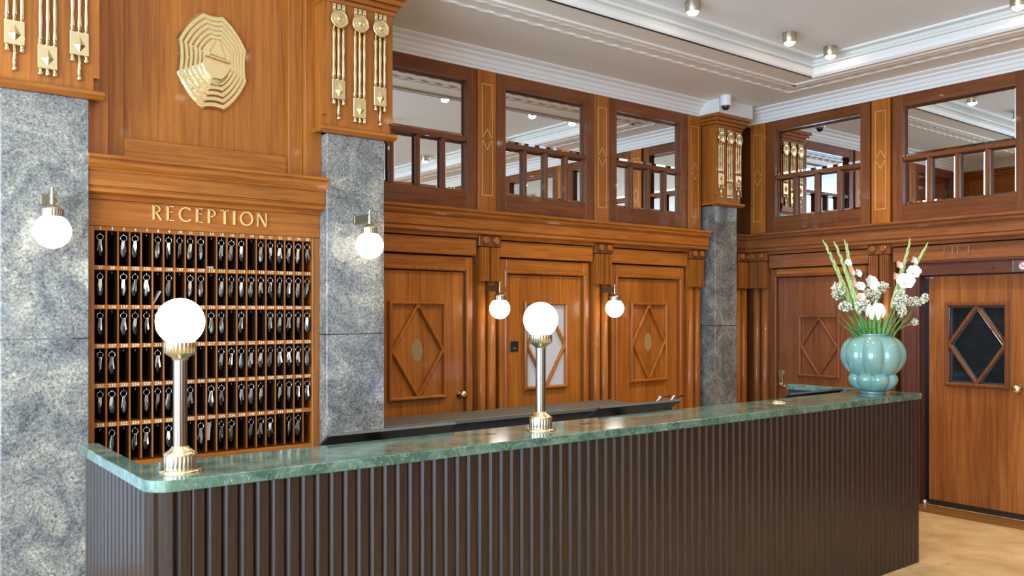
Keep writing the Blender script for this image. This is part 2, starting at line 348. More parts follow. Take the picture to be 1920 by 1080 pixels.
def upper_pilaster(mk, u, label):
    e = mk('pilaster', u, label, 'pilaster', 'inlaid upper pilasters', ST)
    build(B(-.088, .088, -.026, .06, 2.448, 3.572), 'board', W['z'], e, .004)
    build(MB().ring(-.052, .052, 2.58, 3.465, .006, -.02, -.0275), 'inlay_border', GOLD, e)
    build(MB().bar((0, 3.11), (.05, 3.03), .006, -.02, -.0275).bar((.05, 3.03), (0, 2.945), .006, -.02, -.0275).bar((0, 2.945), (-.05, 3.03), .006, -.02, -.0275).bar((-.05, 3.03), (0, 3.11), .006, -.02, -.0275), 'inlay_diamond', GOLD, e)
for u, l in ((4.024, 'gold-inlaid pilaster between first and second mirrors from the granite column'), (5.285, 'gold-inlaid pilaster between second and third mirrors of the door wall'), (6.53, 'gold-inlaid pilaster squeezed beside the corner column on the door wall')): upper_pilaster(on_back, u, l)
for u, l in ((.165, 'gold-inlaid pilaster in the corner of the lift wall'), (1.475, 'gold-inlaid pilaster between the two mirrors of the lift wall'), (2.79, 'gold-inlaid pilaster beyond the mirror over the lift'), (4.11, 'gold-inlaid pilaster furthest along the lift wall')): upper_pilaster(on_right, u, l)
LED = [(-.1, 2.449), (.13, 2.449), (.136, 2.442), (.136, 2.428), (.118, 2.425), (.118, 2.419), (.124, 2.415), (.122, 2.402), (.108, 2.389), (.102, 2.386), (.092, 2.384), (.092, 2.376), (.096, 2.374), (.096, 2.306), (.08, 2.304), (.08, 2.296), (.09, 2.292), (.092, 2.28), (.088, 2.268), (.06, 2.265), (.04, 2.262), (.036, 2.238), (-.1, 2.236)]
tag(build(MB().prism([(BX - v, z) for v, z in LED], 2.5, 6.66, 'x'), 'trim_3', W['x']), 'projecting wooden ledge moulding above the three doors', 'moulding', None, ST)
def along_y(prof, y0, y1): return MB().add([(RX - v, y, z) for y in (y0, y1) for v, z in prof], [tuple(range(len(prof))), tuple(range(len(prof), 2 * len(prof)))] + [(i, (i + 1) % len(prof), len(prof) + (i + 1) % len(prof), len(prof) + i) for i in range(len(prof))])
tag(build(along_y(LED, -4, 5.5), 'trim_4', RW['y']), 'projecting wooden ledge moulding above the lift sign', 'moulding', None, ST)
tag(build(MB().prism([(BX - v * .75, z) for v, z in LED], 7.03, 7.36, 'x'), 'trim_5', D['x']), 'short dark ledge piece tucked in the corner behind the granite column', 'moulding', None, ST)
def halfcyl(x, r, y, z0, z1, n=14): return MB().prism([(x + r * math.cos(PI * i / n + PI), y + r * math.sin(PI * i / n + PI)) for i in range(n + 1)] + [(x + r, y + .03), (x - r, y + .03)], z0, z1, 'z', False)
def twin(mk, u, label, xs=(-.05, .05)):
    e = mk('twin_half_column', u, label, 'half columns', 'paired half columns below the ledge', ST)
    WZ = W['z'] if mk is on_back else RW['z']
    x0, x1 = xs[0] - .058, xs[-1] + .058
    build(B(x0, x1, -.06, .1, 2.174, 2.262), 'cap_block', D['z'], e, .004)
    build(B(x0, x1, .028, .1, 0, 2.172), 'backing_board', D['z'], e)
    for x in xs:
        build(MB().prism([(x + .028 * math.cos(2 * PI * i / 20), 2.225 + .028 * math.sin(2 * PI * i / 20)) for i in range(20)], -.058, -.084, 'y'), 'button', WZ, e, .004)
        s = MB(); s.box(x - .0395, x + .0395, -.050, .02, 1.902, 2.17)
        for k in range(5): q = x - .0322 + k * .0161; s.prism([(q - .0056, -.049), (q - .0045, -.064), (q + .0045, -.064), (q + .0056, -.049)], 1.904, 2.168)
        build(s, 'fluted_block', WZ, e)
        c = halfcyl(x, .036, -.002, 0.0, 1.902); c.sm = [True] * len(c.sm)
        build(c, 'shaft', WZ, e).data.polygons.foreach_set('use_smooth', [False, False] + [i < 14 for i in range(17)])
for u, l in ((4.03, 'paired half columns with the lit sconce nearest the tall granite column'), (5.28, 'paired half columns between the pale glass door and the last panelled door'), (6.53, 'paired half columns without lamp beside the corner granite column')): twin(on_back, u, l)
twin(on_back, 7.27, 'half columns in the corner seen just past the granite column', (-.05, .05))
twin(on_right, .19, 'paired half columns at the corner end of the lift wall')
twin(on_right, 1.475, 'paired half columns behind the vase of flowers')
def frieze(mk, n, u0, u1, label):
    return tag(build(B(0, u1 - u0, -.03, .1, 2.1, 2.228), 'trim_%d' % n, W['x'] if mk is on_back else RW['y'], None, .003), label, 'frieze board', None, ST), mk
def fr(mk, n, u0, u1, label):
    o, _ = frieze(mk, n, u0, u1, label); o.location = (u0, BX, 0) if mk is on_back else (RX, BX - u0, 0); o.rotation_euler = (0, 0, 0 if mk is on_back else -PI / 2)
fr(on_back, 6, 2.62, 3.918, 'plain frieze board above the panelled door with the brass knob')
fr(on_back, 7, 4.142, 5.168, 'plain frieze board above the pale glass door')
fr(on_back, 8, 5.392, 6.418, 'plain frieze board above the door nearest the corner')
fr(on_right, 9, .305, 1.363, 'plain frieze board above the door behind the flowers')
fr(on_right, 10, 1.59, 3.3, 'frieze board carrying the lift letters')
def panel_door(mk, n, uc, hw, label, leaf_top, px, pz, glass=None, knob=None, inlay=True, wl=W, head=2.088, lh=None):
    e = mk('door_%d' % n, uc, label, 'door', None, ST); wx = wl['x' if mk is on_back else 'y']; wz = wl['z']
    for s in (-1, 1): build(B(s * hw, s * (hw + .064), -.004, .1, 0, head), 'jamb', wz, e, .003)
    build(B(-hw, hw, -.004, .1, leaf_top, head), 'head_jamb', wx, e, .003)
    build(MB().ring(-hw - .026, hw + .026, -.1, leaf_top + .026, .03, .0, -.026, .009), 'door_moulding', wz, e)
    lf = build(B(-hw + .012, hw - .012, .012, .1, .005, leaf_top - .012), 'leaf', wz, e)
    z0, z1 = pz; zc = (z0 + z1) / 2
    pm = build(MB().ring(-px, px, z0, z1, .028, .012, -.022, .009), 'panel_moulding', wz, e)
    if glass is None:
        pass
    else: pane(rect(-px + .02, px - .02, z0 + .02, z1 - .02), .009, e, glass, wd=.012)
    ix, iz = px - .03, (z1 - z0) / 2 - .024
    for a, b in (((0, zc + iz), (ix, zc)), ((ix, zc), (0, zc - iz)), ((0, zc - iz), (-ix, zc)), ((-ix, zc), (0, zc + iz))):
        build(MB().bar(a, b, .024, .013, -.017), 'diamond_bar', wz, e, .006)
    if inlay: build(MB().prism([(.048 * math.cos(2 * PI * i / 28), zc + .085 * math.sin(2 * PI * i / 28)) for i in range(28)], .013, .0105, 'y'), 'oval_inlay', M('oval_veneer_%d' % n, (.33, .22, .075), .3, coat=.4), e)
    if knob: build(MB().add(*(lambda m: ([(x + knob, -z, y + 1.02) for x, y, z in m.v], m.f, True))(MB().lathe([(.03, -.012), (.03, -.004), (.014, 0), (.012, .025), (.026, .034), (.031, .048), (.026, .060), (.01, .066), (0, .067)], 20))), 'knob', BRASS, e)
    return e
panel_door(on_back, 1, 3.397, .437, 'panelled door with brass knob beside the tall granite column', 1.98, .252, (1.0, 1.74), knob=.386)
d2 = panel_door(on_back, 2, 4.655, .424, 'panelled door whose diamond window holds pale glass', 1.975, .237, (1.015, 1.745), glass=FROST, inlay=False)
panel_door(on_back, 3, 5.907, .418, 'panelled door nearest the corner column with oval inlay', 1.975, .246, (1.015, 1.75))
d4 = panel_door(on_right, 4, .845, .47, 'reddish panelled door on the lift wall behind the flowers', 2.01, .222, (1.035, 1.632), inlay=False, wl={'x': D['x'], 'y': W['y'], 'z': wood('red_mahogany_z', 'z', (.14, .042, .014), (.215, .07, .024), (.28, .10, .036))})
# handle of the door behind the flowers
h = MB().prism([(-.42 + x, z) for x, z in ((-.024, .93), (.024, .93), (.02, 1.0), (.03, 1.05), (.022, 1.085), (0, 1.097), (-.022, 1.085), (-.03, 1.05), (-.02, 1.0))], .012, -.012, 'y')
h.tube([(-.42, -.01, .945), (-.42, -.05, .94), (-.40, -.055, .935), (-.33, -.055, .935)], .011, 8); build(h, 'handle', BRASS, d4, .003)
# keypad beside the pale glass
k = on_back('access_keypad', 4.321, 'small black square keypad on the door with pale glass', 'keypad')
build(B(-.042, .042, .002, .012, 1.337, 1.421), 'body', BLACK, k, .003)
for i in range(3): build(B(-.018 + i * .014, -.008 + i * .014, .000, .003, 1.355, 1.37), 'display_digit', M('keypad_grey', (.12, .12, .12), .4) if i == 0 else bpy.data.materials['keypad_grey'], k)

# ------------------------------------------------------------------ lift
lf = on_right('door_5', 1.80, 'lift door with a diamond-barred dark window and brass knob', 'lift door', None, ST)
DM = {a: wood('plum_mahogany_' + a, a, (.085, .032, .022), (.125, .046, .032), (.17, .066, .045), .28, .4) for a in 'yz'}
build(B(-.13, .0, -.012, .1, 0, 2.1), 'jamb', DM['z'], lf, .003); build(B(-.13, -.105, -.03, .0, 0, 2.1), 'jamb_bead', DM['z'], lf, .006); build(B(.0, .022, -.02, .1, 0, 1.975), 'jamb_bead', DM['z'], lf, .006)
build(B(1.025, 1.16, -.012, .1, 0, 2.1), 'jamb', DM['z'], lf, .003); build(B(.0, 1.025, -.02, .1, 1.975, 2.075), 'head_jamb', DM['y'], lf, .003); build(B(-.13, 1.16, -.035, .0, 2.075, 2.1), 'head_moulding', DM['y'], lf, .006)
lz0, lz1, lx0, lx1 = 1.032, 1.742, .215, .725
LW = wood('lift_walnut', 'z', (.21, .062, .014), (.32, .105, .026), (.42, .155, .042), .32, .3, 34)
leaf = MB().box(.075, lx0 + .02, .05, .1, .045, 1.965).box(lx1 - .02, 1.02, .05, .1, .045, 1.965).box(lx0 + .02, lx1 - .02, .05, .1, .045, lz0 + .02).box(lx0 + .02, lx1 - .02, .05, .1, lz1 - .02, 1.965)
build(leaf, 'leaf', LW, lf); build(B(.022, 1.025, .09, .11, 0, 1.975), 'shaft_shade_sheet', BLACK, lf)  # the black sheet stands for the darkness around the lift leaf
build(B(.075, 1.02, .042, .1, .004, .045), 'kick_plate', M('dark_bronze', (.05, .035, .03), .35, .6), lf)
build(MB().ring(lx0, lx1, lz0, lz1, .034, .05, .02, .010), 'window_moulding', D['z'], lf)
ax0, ax1, az0, az1 = lx0 + .03, lx1 - .03, lz0 + .03, lz1 - .03; mx, mz = (ax0 + ax1) / 2, (az0 + az1) / 2
for poly in ([(mx, az1 - .012), (ax0 + .012, mz), (mx, az0 + .012), (ax1 - .012, mz)], [(ax0, az1), (ax0, mz + .01), (mx - .008, az1)], [(ax1, az1), (mx + .008, az1), (ax1, mz + .01)], [(ax0, az0), (mx - .008, az0), (ax0, mz - .01)], [(ax1, az0), (ax1, mz - .01), (mx + .008, az0)]):
    pane(poly, .066, lf, DGLASS, wd=.016, dep=.004, edge=EGLASS)
for a, b in (((mx, az1), (ax1, mz)), ((ax1, mz), (mx, az0)), ((mx, az0), (ax0, mz)), ((ax0, mz), (mx, az1))): build(MB().bar(a, b, .026, .064, .034), 'diamond_bar', D['z'], lf, .006)
build(MB().add(*(lambda m: ([(x + .795, .05 - z, y + 1.045) for x, y, z in m.v], m.f, True))(MB().lathe([(.03, -.004), (.03, .004), (.014, .008), (.012, .03), (.03, .04), (.036, .056), (.03, .070), (.012, .078), (0, .079)], 20))), 'knob', BRASS, lf)
build(B(.055, .105, .02, .08, 1.945, 1.965), 'top_pivot', CHROME, lf, .004); build(MB().lathe([(.022, 0), (.022, .025), (.012, .035), (0, .036)], 14, (.05, .02, .006)), 'bottom_pivot', CHROME, lf)
build(MB().add(*(lambda m: ([(x + .63, -.02 - z, y + 2.022) for x, y, z in m.v], m.f, True))(MB().lathe([(.009, -.002), (.009, .003), (0, .003)], 12))), 'screw_hole', BLACK, lf)  # dark screw hole in the lift head
# letters built from strokes -----------------------------------------------------------------
def arc(cx, cz, rx, rz, a0, a1, n=18): return [(cx + rx * math.cos(math.radians(a0 + (a1 - a0) * i / n)), cz + rz * math.sin(math.radians(a0 + (a1 - a0) * i / n))) for i in range(n + 1)]
def stroke(s, pts, wd, y0, y1, wf=None):
    L = []; R = []
    for i, p in enumerate(pts):
        a = Vector(pts[max(i - 1, 0)]); b = Vector(pts[min(i + 1, len(pts) - 1)]); d = (b - a).normalized(); q = wd / 2 * (wf(i / (len(pts) - 1)) if wf else 1)
        L.append((p[0] - d.y * q, p[1] + d.x * q)); R.append((p[0] + d.y * q, p[1] - d.x * q))
    for i in range(len(pts) - 1): s.prism([L[i], R[i], R[i + 1], L[i + 1]], y0, y1, 'y')
GL = {  # letter -> (advance, strokes (points, width)) in units of letter height
 'R': (.62, [([(.07, 0), (.07, 1)], .13), (arc(.12, .74, .36, .23, 90, -90), .07), ([(.07, .97), (.14, .97)], .06), ([(.07, .51), (.14, .51)], .05), ([(.22, .50), (.56, 0)], .11)]),
 'E': (.52, [([(.07, 0), (.07, 1)], .13), ([(.07, .97), (.46, .97)], .06), ([(.07, .60), (.40, .60)], .05), ([(.07, .03), (.48, .03)], .06)]),
 'C': (.86, [(arc(.47, .5, .43, .47, 42, 318, 26), .10)]),
 'P': (.58, [([(.07, 0), (.07, 1)], .13), (arc(.12, .72, .38, .25, 90, -90), .07), ([(.07, .97), (.14, .97)], .06), ([(.07, .47), (.14, .47)], .05)]),
 'T': (.62, [([(.31, 0), (.31, 1)], .13), ([(0, .97), (.62, .97)], .06)]),
 'I': (.2, [([(.07, 0), (.07, 1)], .13)]),
 'O': (.96, [(arc(.47, .5, .43, .47, 0, 360, 30), .10)]),
 'N': (.78, [([(.05, 0), (.05, 1)], .06), ([(.05, 1), (.66, 0)], .12), ([(.68, 0), (.68, 1)], .06)]),
 'L': (.5, [([(.07, 0), (.07, 1)], .12), ([(.07, .03), (.44, .03)], .06)]),
 'F': (.5, [([(.07, 0), (.07, 1)], .12), ([(.07, .97), (.46, .97)], .06), ([(.07, .55), (.38, .55)], .05)])}
def sign(text, parent, x0, x1, z0, h, y0, y1, mat):
    adv = [GL[c][0] for c in text]; gap = ((x1 - x0) / h - sum(adv)) / (len(text) - 1); x = 0
    for c, a in zip(text, adv):
        s = MB()
        for pts, wd in GL[c][1]: stroke(s, [(x0 + (x + p) * h, z0 + q * h) for p, q in pts], wd * h, y0, y1)
        build(s, 'letter', mat, parent); x += a + gap
ls = on_right('lift_sign', 0, 'raised wooden lift letters on the frieze above the lift', 'sign')
sign('LIFT', ls, 2.04, 2.268, 2.142, .078, -.025, -.042, M('pale_wood_letter', (.30, .15, .07), .3, coat=.5))
ns = on_right('no_smoking_sign', 2.655, 'small no smoking plate on the lift door head', 'sign')
build(B(-.075, .1, -.021, -.0255, 1.978, 2.07), 'plate', M('brown_plate', (.10, .065, .05), .3), ns); build(B(-.079, -.074, -.021, -.027, 1.978, 2.07), 'plate_edge', PALE, ns)
def disc(x, z, r, y0, y1, n=24): return MB().prism([(x + r * math.cos(2 * PI * i / n), z + r * math.sin(2 * PI * i / n)) for i in range(n)], y0, y1, 'y')
build(disc(0, 2.022, .034, -.024, -.0265), 'disc', WHITE, ns); build(MB().torus((0, -.0262, 2.022), .029, .0035, 24, 6), 'red_ring', RED, ns)
build(MB().bar((-.018, 2.02), (.02, 2.02), .006, -.026, -.0272), 'cigarette', INK, ns); build(MB().bar((-.02, 2.042), (.02, 2.002), .006, -.026, -.0278), 'slash', RED, ns)

# ================================================================== RECEPTION BAY
KY = 4.70
bay = empty('wall_bay', (0, KY, 0), 0, 'warm wood panelling behind the reception desk', 'wall', None, ST)
build(B(.95, 2.222, .05, .12, 2.42, 3.71), 'panel_field', W['z'], bay)
build(B(.95, 1.058, -.03, .06, 2.42, 3.71), 'stile', W['z'], bay, .003); build(B(1.058, 1.143, .02, .06, 2.42, 3.71), 'stile', W['z'], bay, .003)
build(B(2.118, 2.222, -.03, .06, 2.42, 3.71), 'stile', W['z'], bay, .003); build(B(2.03, 2.118, .0, .06, 2.42, 3.71), 'stile', W['z'], bay, .003)
build(B(1.143, 2.03, .022, .06, 2.42, 2.558), 'rail', W['x'], bay, .003)
KC = [(-.1, 2.437), (.118, 2.437), (.124, 2.431), (.124, 2.42), (.106, 2.417), (.106, 2.411), (.114, 2.408), (.112, 2.39), (.1, 2.374), (.092, 2.37), (.092, 2.362), (.084, 2.36), (.084, 2.354), (.088, 2.351), (.088, 2.286), (.074, 2.283), (.074, 2.275), (.082, 2.271), (.082, 2.255), (.06, 2.25), (.03, 2.246), (.026, 2.226), (-.1, 2.224)]
tag(build(MB().prism([(KY - v, z) for v, z in KC], .949, 2.222, 'x'), 'trim_11', W['x']), 'stepped wooden cornice above the reception lettering', 'moulding', None, ST)
tag(build(B(.949, 2.222, KY - .01, KY + .1, 2.092, 2.226), 'trim_12', W['x'], None, .002), 'wooden fascia board carrying the reception lettering', 'fascia', None, ST)
rs = empty('reception_sign', (0, KY - .01, 0), 0, 'gold reception lettering on the fascia above the key rack', 'sign')
sign('RECEPTION', rs, 1.274, 1.897, 2.138, .077, .002, -.011, M('gold_letter', (.95, .62, .22), .3, .3))
# plaque -------------------------------------------------------------------------------------
def px2(cx, cz): return (cx, cz)
PO = [(-.035, .262, 0), (.075, .237, 0), (.196, .02, 1), (.196, -.135, 0), (.082, -.287, 1), (-.035, -.262, 0), (-.196, -.06, 1), (-.196, .115, 0)]
PO = [(.055, .27, 0), (.195, .095, 1), (.195, -.085, 0), (.06, -.27, 1), (-.055, -.27, 0), (-.195, -.085, 1), (-.195, .095, 0), (-.055, .27, 1)]
def octo(f, n=8):
    out = []
    for i in range(8):
        a = Vector(PO[i][:2]); b = Vector(PO[(i + 1) % 8][:2]); ln = (b - a).length; m = (a + b) / 2
        bul = -.009 if ln < .2 else .016
        for k in range(n): t = k / n; p = a.lerp(b, t) + m.normalized() * bul * 4 * t * (1 - t); out.append(p * f)
    return out
pl = empty('wall_plaque', (1.607, KY + .05, 3.035), 0, 'large faceted gold plaque of nested rings on the panel above reception', 'plaque')
y = 0.0
for i, (f, dy) in enumerate(((1.0, .010), (.88, .014), (.77, .014), (.66, .014), (.55, .014), (.45, .014))):
    o = octo(f); q = octo(f - .055); s = MB(); n = len(o)
    s.add([(p.x, y, p.y) for p in o] + [(p.x, y - dy * .6, p.y) for p in o] + [(p.x, y - dy - .010, p.y) for p in q], [tuple(range(2 * n, 3 * n))] + [(r * n + k, r * n + (k + 1) % n, (r + 1) * n + (k + 1) % n, (r + 1) * n + k) for r in (0, 1) for k in range(n)])
    build(s, 'ring' if i else 'back_plate', BRASS2 if i else BRASS2, pl); y -= dy * .75
rel = MB().sphere((0, y + .004, -.03), .1, 24, 12, (.85, .16, 1.12)); build(rel, 'relief_boss', BRASS2, pl)
build(MB().prism([(-.05, .02), (.055, .0), (.02, .1), (-.0, .115)], y, y - .022, 'y'), 'relief_crest', BRASS2, pl, .006)
build(MB().bar((-.07, .012), (.075, -.01), .016, y, y - .028), 'relief_band', BRASS2, pl, .005)
# key rack -----------------------------------------------------------------------------------
rk = empty('key_rack', (0, KY, 0), 0, 'tall wooden key rack of numbered pigeonholes behind the desk', 'key rack')
X0, X1, NC = .998, 2.175, 21; PX = (X1 - X0) / NC; ZR = [2.081, 1.881, 1.6815, 1.483, 1.2815, 1.083, .885]
build(B(.95, X0, -.004, .3, .84, 2.092), 'side_panel', W['z'], rk, .002); build(B(X1, 2.222, -.004, .3, .84, 2.092), 'side_panel', W['z'], rk, .002)
build(B(X0, X1, .285, .3, .86, 2.092), 'back_panel', FELT, rk)
build(B(X0, X1, -.002, .285, .845, .885), 'bottom_rail', W['x'], rk, .002)
build(B(.95, 2.222, .0, .3, 0, .84), 'plinth_panel', W['z'], rk)
sh = [build(B(X0, X1, -.002, .285, z - .012, z + .011), 'shelf', W['x'], rk, .001) for z in ZR[:6]]
SIDE_BLACK = M('black_divider_side', (.030, .012, .006), .6, spec=.2); dv = None  # divider sides coloured near black so the pigeonholes read dark
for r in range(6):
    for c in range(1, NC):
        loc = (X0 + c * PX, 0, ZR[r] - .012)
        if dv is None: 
            dv = build(B(-.0042, .0042, .0, .285, -.176, 0), 'divider', W['z'], rk, loc=loc); dv.data.materials.append(SIDE_BLACK)
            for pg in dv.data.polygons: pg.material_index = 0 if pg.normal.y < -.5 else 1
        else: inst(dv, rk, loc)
NUM = [[2, 3, 5, 6, 7, 8, 9, 10, 11, 12, 14, 15, 16, 17, 19, 20, 21, 22, 23, 24, 25], [27, 28, 101, 102, 103, 105, 106, 107, 108, 109, 110, 111, 112, 114, 115, 116, 117, 118, 120, 121, 123],
       [124, 126, 127, 128, 129, 131, 132, 133, 134, 135, 136, 138, 139, 140, 142, 143, 144, 201, 203, 204, 205], [206, 207, 208, 209, 210, 211, 212, 214, 215, 216, 217, 218, 219, 221, 222, 224, 226, 227, 228, 229, 230],
       [231, 232, 233, 234, 235, 236, 238, 239, 241, 242, 243, 244, 245, 301, 302, 304, 305, 306, 307, 308, 309], [320, 321, 322, 324, 326, 328, 329, 331, 332, 333, 334, 335, 336, 338, 340, 341, 342, 343, 344, 345, None]]
TX = []
KEY = ['101101111101110111111', '101110101101111111111', '101111000011010011111', '110001000001111111111', '111011101011011101111', '010110100101101110110']
for r in range(6):
    for c in range(NC):
        if NUM[r][c] is None: continue
        cu = bpy.data.curves.new('room_number', 'FONT'); cu.body = str(NUM[r][c]); cu.size = .0215; cu.align_x = 'CENTER'; cu.align_y = 'CENTER'; cu.resolution_u = 2; cu.space_character = 1.1; cu.offset = .0004
        cu.materials.append(CREAM); o = bpy.data.objects.new('number_text', cu); COL.objects.link(o); TX.append((o, r, c))
bpy.context.view_layer.update(); dg = bpy.context.evaluated_depsgraph_get()
for o, r, c in TX:
    me = bpy.data.meshes.new_from_object(o.evaluated_get(dg)); q = bpy.data.objects.new('room_number', me); COL.objects.link(q); q.parent = sh[r]
    q.location = (X0 + (c + .5) * PX, -.0032, ZR[r]); q.rotation_euler = (PI / 2, 0, 0)
for o, r, c in TX: cu = o.data; bpy.data.objects.remove(o); bpy.data.curves.remove(cu)
hk = None
hook_pts = [(0, 0, 0), (0, 0, -.006), (0, -.004, -.010), (0, -.008, -.013), (0, -.006, -.018), (0, 0, -.019)]
for r in range(6):
    for c in range(NC):
        loc = (X0 + (c + .5) * PX, .012, ZR[r] - .012)
        if hk is None: hk = build(MB().tube(hook_pts, .0016, 5), 'hook', CHROME, rk, loc=loc)
        else: inst(hk, rk, loc)
# room keys: ring, two keys, dark oval fob
def key_mesh(): 
    s = MB(); s.prism([(.0065 * math.cos(2 * PI * i / 10), -.008 + .009 * math.sin(2 * PI * i / 10)) for i in range(10)], -.001, .001, 'y')
    return s.prism([(-.0042, -.015), (.0042, -.015), (.0042, -.05), (.002, -.052), (.0042, -.054), (.0035, -.06), (-.0042, -.062)], -.001, .001, 'y')
def mdata(mb, name, mat):
    o = build(mb, name, mat); me = o.data; bpy.data.objects.remove(o); return me
MR = mdata(MB().torus((0, 0, -.0155), .0150, .0013, 16, 5), 'ring', CHROME)
MK = mdata(key_mesh(), 'key', STEEL)
MF = mdata(MB().sphere((0, 0, -.044), .04, 12, 9, (.40, .13, 1.0)), 'fob', FOB)
MT = mdata(MB().prism([(-.007, -.002), (.007, -.002), (.0085, -.03), (.005, -.046), (-.005, -.046), (-.0085, -.03)], -.0012, .0012, 'y'), 'tag', STEEL)
ORD = 'first second third fourth fifth bottom'.split(); ON = 'one two three four five six seven eight nine ten eleven twelve thirteen fourteen fifteen sixteen seventeen eighteen nineteen twenty twenty-one'.split()
def part(me, name, parent, loc, rot): o = bpy.data.objects.new(name, me); COL.objects.link(o); o.parent = parent; o.location = loc; o.rotation_euler = rot; return o
for r in range(6):
    for c in range(NC):
        if KEY[r][c] != '1': continue
        ke = empty('room_key', (X0 + (c + .5) * PX, KY + .006, ZR[r] - .030), random.uniform(-.25, .25), 'room keys with dark fob, %s row of key rack, pigeonhole %s from left' % (ORD[r], ON[c]), 'keys', 'room keys hanging in the key rack')
        part(MR, 'ring', ke, (0, 0, 0), (0, 0, random.uniform(-.15, .15))); a = random.uniform(-.1, .18)
        part(MF, 'fob', ke, (-.001, .005, -.031), (random.uniform(-.1, .05), random.uniform(-.08, .08), random.choice((.1, .5, .9, -.5)) + random.uniform(-.2, .2)))
        part(MK, 'key', ke, (.001, -.004, -.027), (random.uniform(-.05, .1), -a, random.uniform(-.6, .6)))
        part(MT, 'tag', ke, (-.001, -.0065, -.028), (.05, a * .7 + .06, random.uniform(-.5, .5)))
        if random.random() < .55: part(MK, 'key', ke, (-.002, -.002, -.027), (.05, .28 if random.random() < .6 else -.25, random.uniform(.6, 1.2)))
def slip(c, r, pts, th, label, rot=(0, 0, 0)):
    e = tag(build(MB().prism(pts, 0, th, 'y'), 'paper_slip', PAPER), label, 'paper'); e.location = (X0 + c * PX, KY + .03, ZR[r] - .012); e.rotation_euler = rot
slip(10.1, 0, [(0, -.176), (.042, -.176), (.042, -.162), (0, -.162)], .09, 'thin stack of grey cards lying in a top row pigeonhole')
slip(5.1, 1, [(0, -.176), (.008, -.176), (.046, -.108), (.043, -.1)], .05, 'pale folded card leaning slantwise in a second row pigeonhole')
slip(10.08, 5, [(0, -.02), (.03, -.02), (.032, -.035), (.028, -.05), (.024, -.118), (0, -.118)], .002, 'white paper slip sticking out in the bottom row of the rack')

# ================================================================== GRANITE COLUMNS
def notch(h, y0, y1, c): return [(-h + c, y0), (h - c, y0), (h - c, y0 + c), (h, y0 + c), (h, y1), (-h, y1), (-h, y0 + c), (-h + c, y0 + c)]
def column(cx, fy, hs, hb, back, label):
    e = empty('column', (cx, fy, 0), 0, label, 'column', None, ST); d = back - fy
    for a, b in ((0, 1.523), (1.527, 2.70)): build(B(-hs, hs, 0, d, a, b), 'granite_slab', STONE, e, .003)
    cp = build(B(-hb, hb, -.035, d, 2.80, 3.46), 'capital_box', W['z'], e)
    build(MB().prism(notch(hb, -.035, d, .026), 2.735, 2.80), 'capital_foot', W['z'], cp)
    build(MB().prism([(-.052 - (.0), 2.735), (-.058, 2.728), (-.058, 2.715), (-.03, 2.70), (.0, 2.70), (.0, 2.735)], -hb - .022, hb + .022, 'x'), 'capital_lip', W['x'], cp)
    for s in (-1, 1): build(B(s * hb, s * (hb + .02), -.03, d, 2.705, 2.735), 'capital_lip', W['x'], cp, .004)
    for i, (o, a, b) in enumerate(((.012, 3.455, 3.482), (.03, 3.484, 3.512), (.048, 3.514, 3.545), (.066, 3.547, 3.575))): build(B(-hb - o, hb + o, -.035 - o, d, a, b), 'crown_step', W['x'], cp, .004)
    return e
column(.764, 4.6, .188, .228, 4.95, 'grey granite column at the edge beside the key rack')
column(2.412, 4.6, .19, .228, 5.6, 'tall grey granite column between the key rack and the doors')
column(6.862, 5.36, .168, .2, 5.6, 'slim grey granite column standing in the room corner')
pb = tag(build(MB().box(.53, 2.72, 4.5, 5.5, 3.575, 3.712), 'trim_13', PLASTER), 'plaster beam resting on the two front columns', 'beam', None, ST)
tag(build(B(6.60, 7.13, 5.24, 5.5, 3.576, 3.711), 'trim_14', PLASTER, None, .006), 'white plaster block on top of the corner column', 'plaster block', None, ST)
def ornament(x, fy, kind, label, grp):
    e = empty('brass_ornament', (x, fy - .036, 0), 0, label, 'ornament', grp)
    pt, pbm = (3.010, 2.895) if kind == 'A' else (2.920, 2.805)
    for i in (-1, 0, 1):
        zs = [3.32 - k * .045 for k in range(int((3.32 - pt) / .045) + 1)] + [pt]
        build(MB().tube([(i * .0305, -.006, z) for z in zs], [.0095 + .0022 * math.sin(k * 2.4 + i) for k in range(len(zs))], 8), 'rod', BRASS, e)
        build(MB().box(i * .029 - .011, i * .029 + .011, -.014, 0, 3.40, 3.448).torus((i * .029, -.015, 3.425), .006, .003, 10, 5), 'top_bead', BRASS, e)
    s = MB().lathe([(.053, 0), (.054, .012), (.046, .014), (.043, .009), (.038, .012), (.033, .010), (.029, .015), (.024, .011), (.016, .016), (.008, .02), (0, .021)], 28); s.v = [(x_, -z_ - .012, y_ + 3.362) for x_, y_, z_ in s.v]
    build(s, 'disc', BRASS2, e)
    pte = build(B(-.0425, .0425, -.014, 0, pbm, pt), 'plate', BRASS, e, .003); zc = (pt + pbm) / 2 - .008
    build(MB().add([(0, -.014, zc + .045), (.026, -.014, zc), (0, -.014, zc - .034), (-.026, -.014, zc), (0, -.034, zc)], [(0, 1, 4), (1, 2, 4), (2, 3, 4), (3, 0, 4)]), 'pyramid', BRASS, pte)
    for i in (-1, 0, 1):
        ln = .122 if (kind == 'A' and i == 0) else .034
        build(MB().tube([(i * .0305, -.007, pbm), (i * .0305, -.007, pbm - ln + .014)], .009, 8).sphere((i * .0305, -.008, pbm - ln + .012), .0125, 10, 8), 'drop', BRASS, e)
for cx, fy, nm in ((.764, 4.6, 'column at the picture edge'), (2.412, 4.6, 'tall column beside the key rack'), (6.862, 5.36, 'corner column below the camera')):
    for dx, k, ps in ((-.137, 'A', 'first'), (0, 'B', 'middle'), (.137, 'A', 'last')):
        ornament(cx + dx * (1 if cx < 5 else .97), fy, k, 'gold pendant ornament, %s of three from left on the %s' % (ps, nm), 'gold pendant ornaments on the columns')

